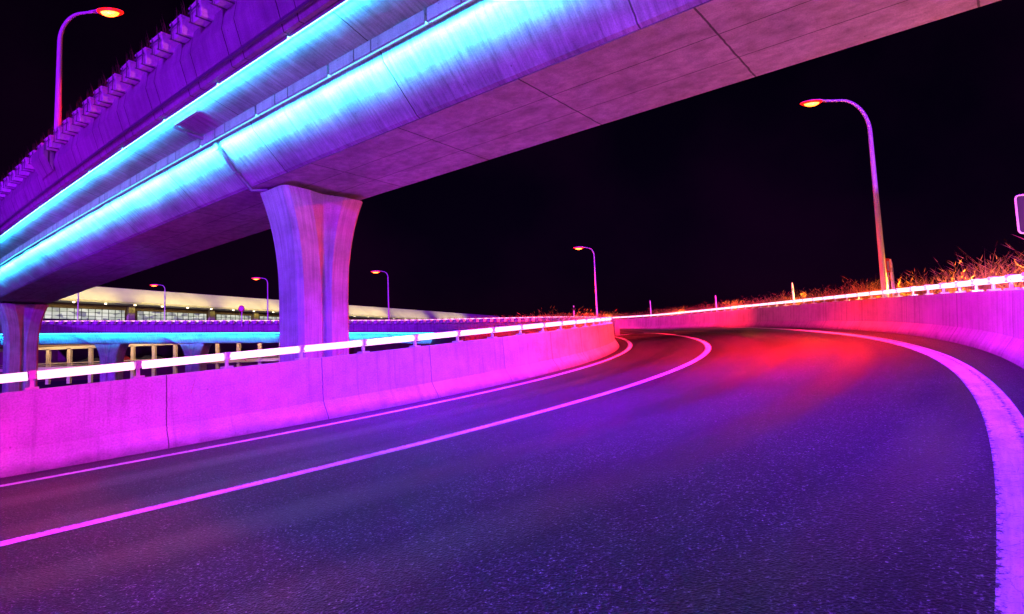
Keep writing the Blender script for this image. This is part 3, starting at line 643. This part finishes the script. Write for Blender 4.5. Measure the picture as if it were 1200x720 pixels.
vv = N(n, 'ShaderNodeTexVoronoi'); vv.inputs['Scale'].default_value = 1; n.links.new(mp.outputs[0], vv.inputs['Vector'])
cc = ramp(n, vv.outputs['Color'], [(.1, (.15, .12, .3)), (.45, (.6, .65, .55)), (.8, (1, 1, .9))]); n.links.new(cc, b.inputs['Emission Color']); b.inputs['Emission Strength'].default_value = .38; b.inputs['Base Color'].default_value = (.1, .1, .1, 1)
MT['window'] = m
x = 4
while x < TL*.66:
    wl = 20 if int(x/24) % 3 != 2 else 12
    mb = MB(); mb.box((x+wl/2, .62, 16.9), (wl, .12, 2.9)); wn = mb.build('window', MT['window'], T)
    mb = MB()
    for k in range(int(wl/1.6)+1): mb.box((x+k*1.6, .5, 16.9), (.12, .12, 2.9))
    for z in (15.5, 16.4, 17.4, 18.35): mb.box((x+wl/2, .49, z), (wl, .1, .1))
    mb.build('mullions', MT['dark'], wn)
    mb = MB(); mb.box((x+wl+1.4, .3, 17.3), (1.6, 1.2, 4.4)); mb.build('column', MT['cream'], T)
    x += wl+3.2
x = 3
while x < TL*.8:
    mb = MB(); mb.tube([(x, -3.6, 19.35), (x, -3.6, 19.6)], .28, 8); mb.build('downlight', simple('downlight_lens', (.9, .8, .6), .4, emis=(1, .8, .5), strength=3) if 'dl' not in MT else MT['dl'], T); MT.setdefault('dl', bpy.data.materials['downlight_lens'])
    x += 7.2
def tw(x, y, z): v = Matrix.Rotation(math.atan2(tv.y, tv.x), 4, 'Z') @ Vector((x, y, z)); return ta+v
for x, e in ((10, 1), (35, 1), (60, 1), (85, 1), (110, .9), (135, .55), (165, .6)):
    arealight('roof_fill', tw(x, -11, 20.5), tw(x, -3, 22.4), 430*e, (1, .85, .22), 22, 1.0, 70)  # unseen fills added in front of the roof slope to brighten it

# ------------------------------------------------------------------ lit parking deck with cars under the far viaduct
pa = W(60, 430, 97); pa.z = 0; PA = empty('parking_deck', tuple(pa), label='low open parking building with lit cream columns seen below the far viaduct', cat='building')
PX = 46
mb = MB(); mb.box((PX/2-4, 5, 2.55), (PX+8, 13, .5)); mb.build('floor_slab', MT['cream'], PA)
mb = MB(); mb.box((PX/2-4, 12, 4.4), (PX+8, .3, 3.2)); mb.build('back_wall', MT['brown'], PA)
mb = MB(); mb.box((PX/2-4, 5, 6.2), (PX+8, 13, .35)); mb.build('roof_slab', MT['brown'], PA)
mb = MB(); mb.box((PX/2-4, -1.2, 5.75), (PX+8, .3, .45)); mb.build('beam', MT['cream'], PA)
mb = MB(); mb.box((PX/2-4, -1.5, 3.3), (PX+8, .12, .14)); mb.box((PX/2-4, -1.5, 3.0), (PX+8, .1, .08)); mb.build('railing', MT['cream'], PA)
for i in range(14): mb = MB(); mb.box((i*3.4-3, -1.1, 4.2), (.5, .5, 3.0)); mb.build('column', MT['cream'], PA)
for i in range(14): mb = MB(); mb.box((i*3.4-3, -1.1, 1.15), (.5, .5, 2.3)); mb.build('column', MT['cream'], PA)
for x in (3, 14, 25, 36): arealight('deck_wash_light', pa+Vector((x, -4.5, 7.2)), pa+Vector((x, 3, 3)), 210, (1, .7, .35), 8, .4)  # area lights outside the front, above roof level, aimed in
def car(loc_, rz, paint, label):
    t = empty('parked_car', loc_, rz, label, 'car', 'cars parked on the lit deck'); mb = MB()
    outl = [(-2.1, .3), (-2.15, .7), (-1.9, .88), (-1.2, .95), (-.7, 1.38), (.7, 1.42), (1.35, .98), (2.0, .85), (2.15, .6), (2.1, .3)]
    n_ = len(outl)
    for w in (1,):
        vs = [(x, -.85 if z < 1 else -.66, z) for x, z in outl]+[(x, .85 if z < 1 else .66, z) for x, z in outl]
        mb.add(vs, [tuple(range(n_)), tuple(range(2*n_-1, n_-1, -1))]+[(i, (i+1) % n_, n_+(i+1) % n_, n_+i) for i in range(n_)])
    mb.build('body', paint, t)
    mb = MB()
    for sy in (-1, 1): mb.add([(-1.0, sy*.80, .98), (1.15, sy*.80, 1.0), (.62, sy*.70, 1.33), (-.6, sy*.70, 1.31)], [(0, 1, 2, 3)])
    mb.build('window', MT['glass'], t)
    for sx in (-1.3, 1.3):
        for sy in (-.8, .8): mb = MB(); mb.tube([(sx, sy-.1, .32), (sx, sy+.1, .32)], .32, 14); mb.build('wheel', MT['dark'], t)
cars = [(5.5, 'dark car parked nearest the left pier on the lit deck', 'car'), (10.3, 'red car on the lit deck between the two small piers', 'carred'), (15, 'dark car on the lit deck between the small piers, right of the red car', 'car'), (24.5, 'dark car on the lit deck right of the second small pier', 'car'), (31, 'black car farthest right on the lit deck', 'car')]
for x, lab, pm in cars: car(pa+Vector((x, 2.4, 2.81)), .1, MT[pm], lab)

# ------------------------------------------------------------------ dry grass on the verges
def grass(name, pts, hfun, w, label=None, mat='straw'):
    mb = MB()
    for (x, y, z, h) in pts: add_blades(mb, [(x, y, z)], h*.4, h, w, .95, True)
    o = mb.build(name, MT[mat], recalc=False); tag(o, kind='stuff'); return o
outer = line('wall_out', .0, -2, 75); LOo, _ = frames(outer); pts_ = []
for _ in range(34000):
    i = int(random.random()**.8*(len(outer)-1)); p = outer[i]; l = LOo[i]; d = .65+random.random()**1.4*3.0
    cl = .5+.5*math.sin(i*.21+1.3)*math.sin(i*.073)+random.uniform(-.3, .3)
    near_ = max(0, 1-i/150)
    h = (.85+max(0, cl)*.45)+near_*(.12+d*.07)
    if random.random() > .35+.65*max(cl, near_): continue
    pts_.append((p.x+l.x*d, p.y+l.y*d, p.z+.74, h*random.uniform(.7, 1.15)))
grass('dry_grass', pts_, None, .010)
inner = line('wall_in', 0, 18, 66); LIo, _ = frames(inner); pts_ = []
for _ in range(9000):
    i = int(random.random()*(len(inner)-1)); p = inner[i]; l = LIo[i]; d = .7+random.random()*3.5; f = min(1, i/60)
    pts_.append((p.x-l.x*d, p.y-l.y*d, p.z+.25-d*.2, (1.0+.5*f+d*.26)*random.uniform(.6, 1.15)))
grass('dry_grass', pts_, None, .02)
pts_ = []
inner = line('wall_in', 0, 0, 20); LIo, _ = frames(inner)
for _ in range(500):
    i = int(random.random()*(len(inner)-1)); p = inner[i]; l = LIo[i]; d = .7+random.random()*1.5
    pts_.append((p.x-l.x*d, p.y-l.y*d, p.z+.1-d*.25, 1.35*random.uniform(.6, 1.1)+d*.2))
grass('dry_grass', pts_, None, .012)

# small amber fill lamps added to light the grass behind the outer barrier
for i in (30, 62, 84, 110, 155, 205, 255, 310, 370):
    p = outer[i]+LOo[i]*1.2+Vector((0, 0, 1.3)); t = empty('verge_fill', tuple(p), label='tiny added amber fill lamp on a stake in the dry grass', cat='lamp', group='added amber fill lamps in the verge')
    mb = MB(); mb.tube([(0, 0, -.3), (0, 0, .0)], .012, 6); mb.build('stake', MT['steel'], t)
    mb = MB(); mb.tube([(0, 0, .0), (0, 0, .03), (0, 0, .06)], [.02, .035, .02], 8); mb.build('bulb', MT['bulb'], t)
    point('lamp_and_fill_light', p+Vector((0, 0, .25)), 180, (1, .34, .03), .05)
for i in (60, 120, 180):
    k = min(i, len(inner)-1)
inn = line('wall_in', 0, 18, 60); LI2, _ = frames(inn)
for i in (20, 60, 100, 140, 185):
    point('lamp_and_fill_light', inn[i]-LI2[i]*1.6+Vector((0, 0, 1.5)), 50, (1, .4, .2), .05)  # added warm fill without a fixture, brightens the inner grass
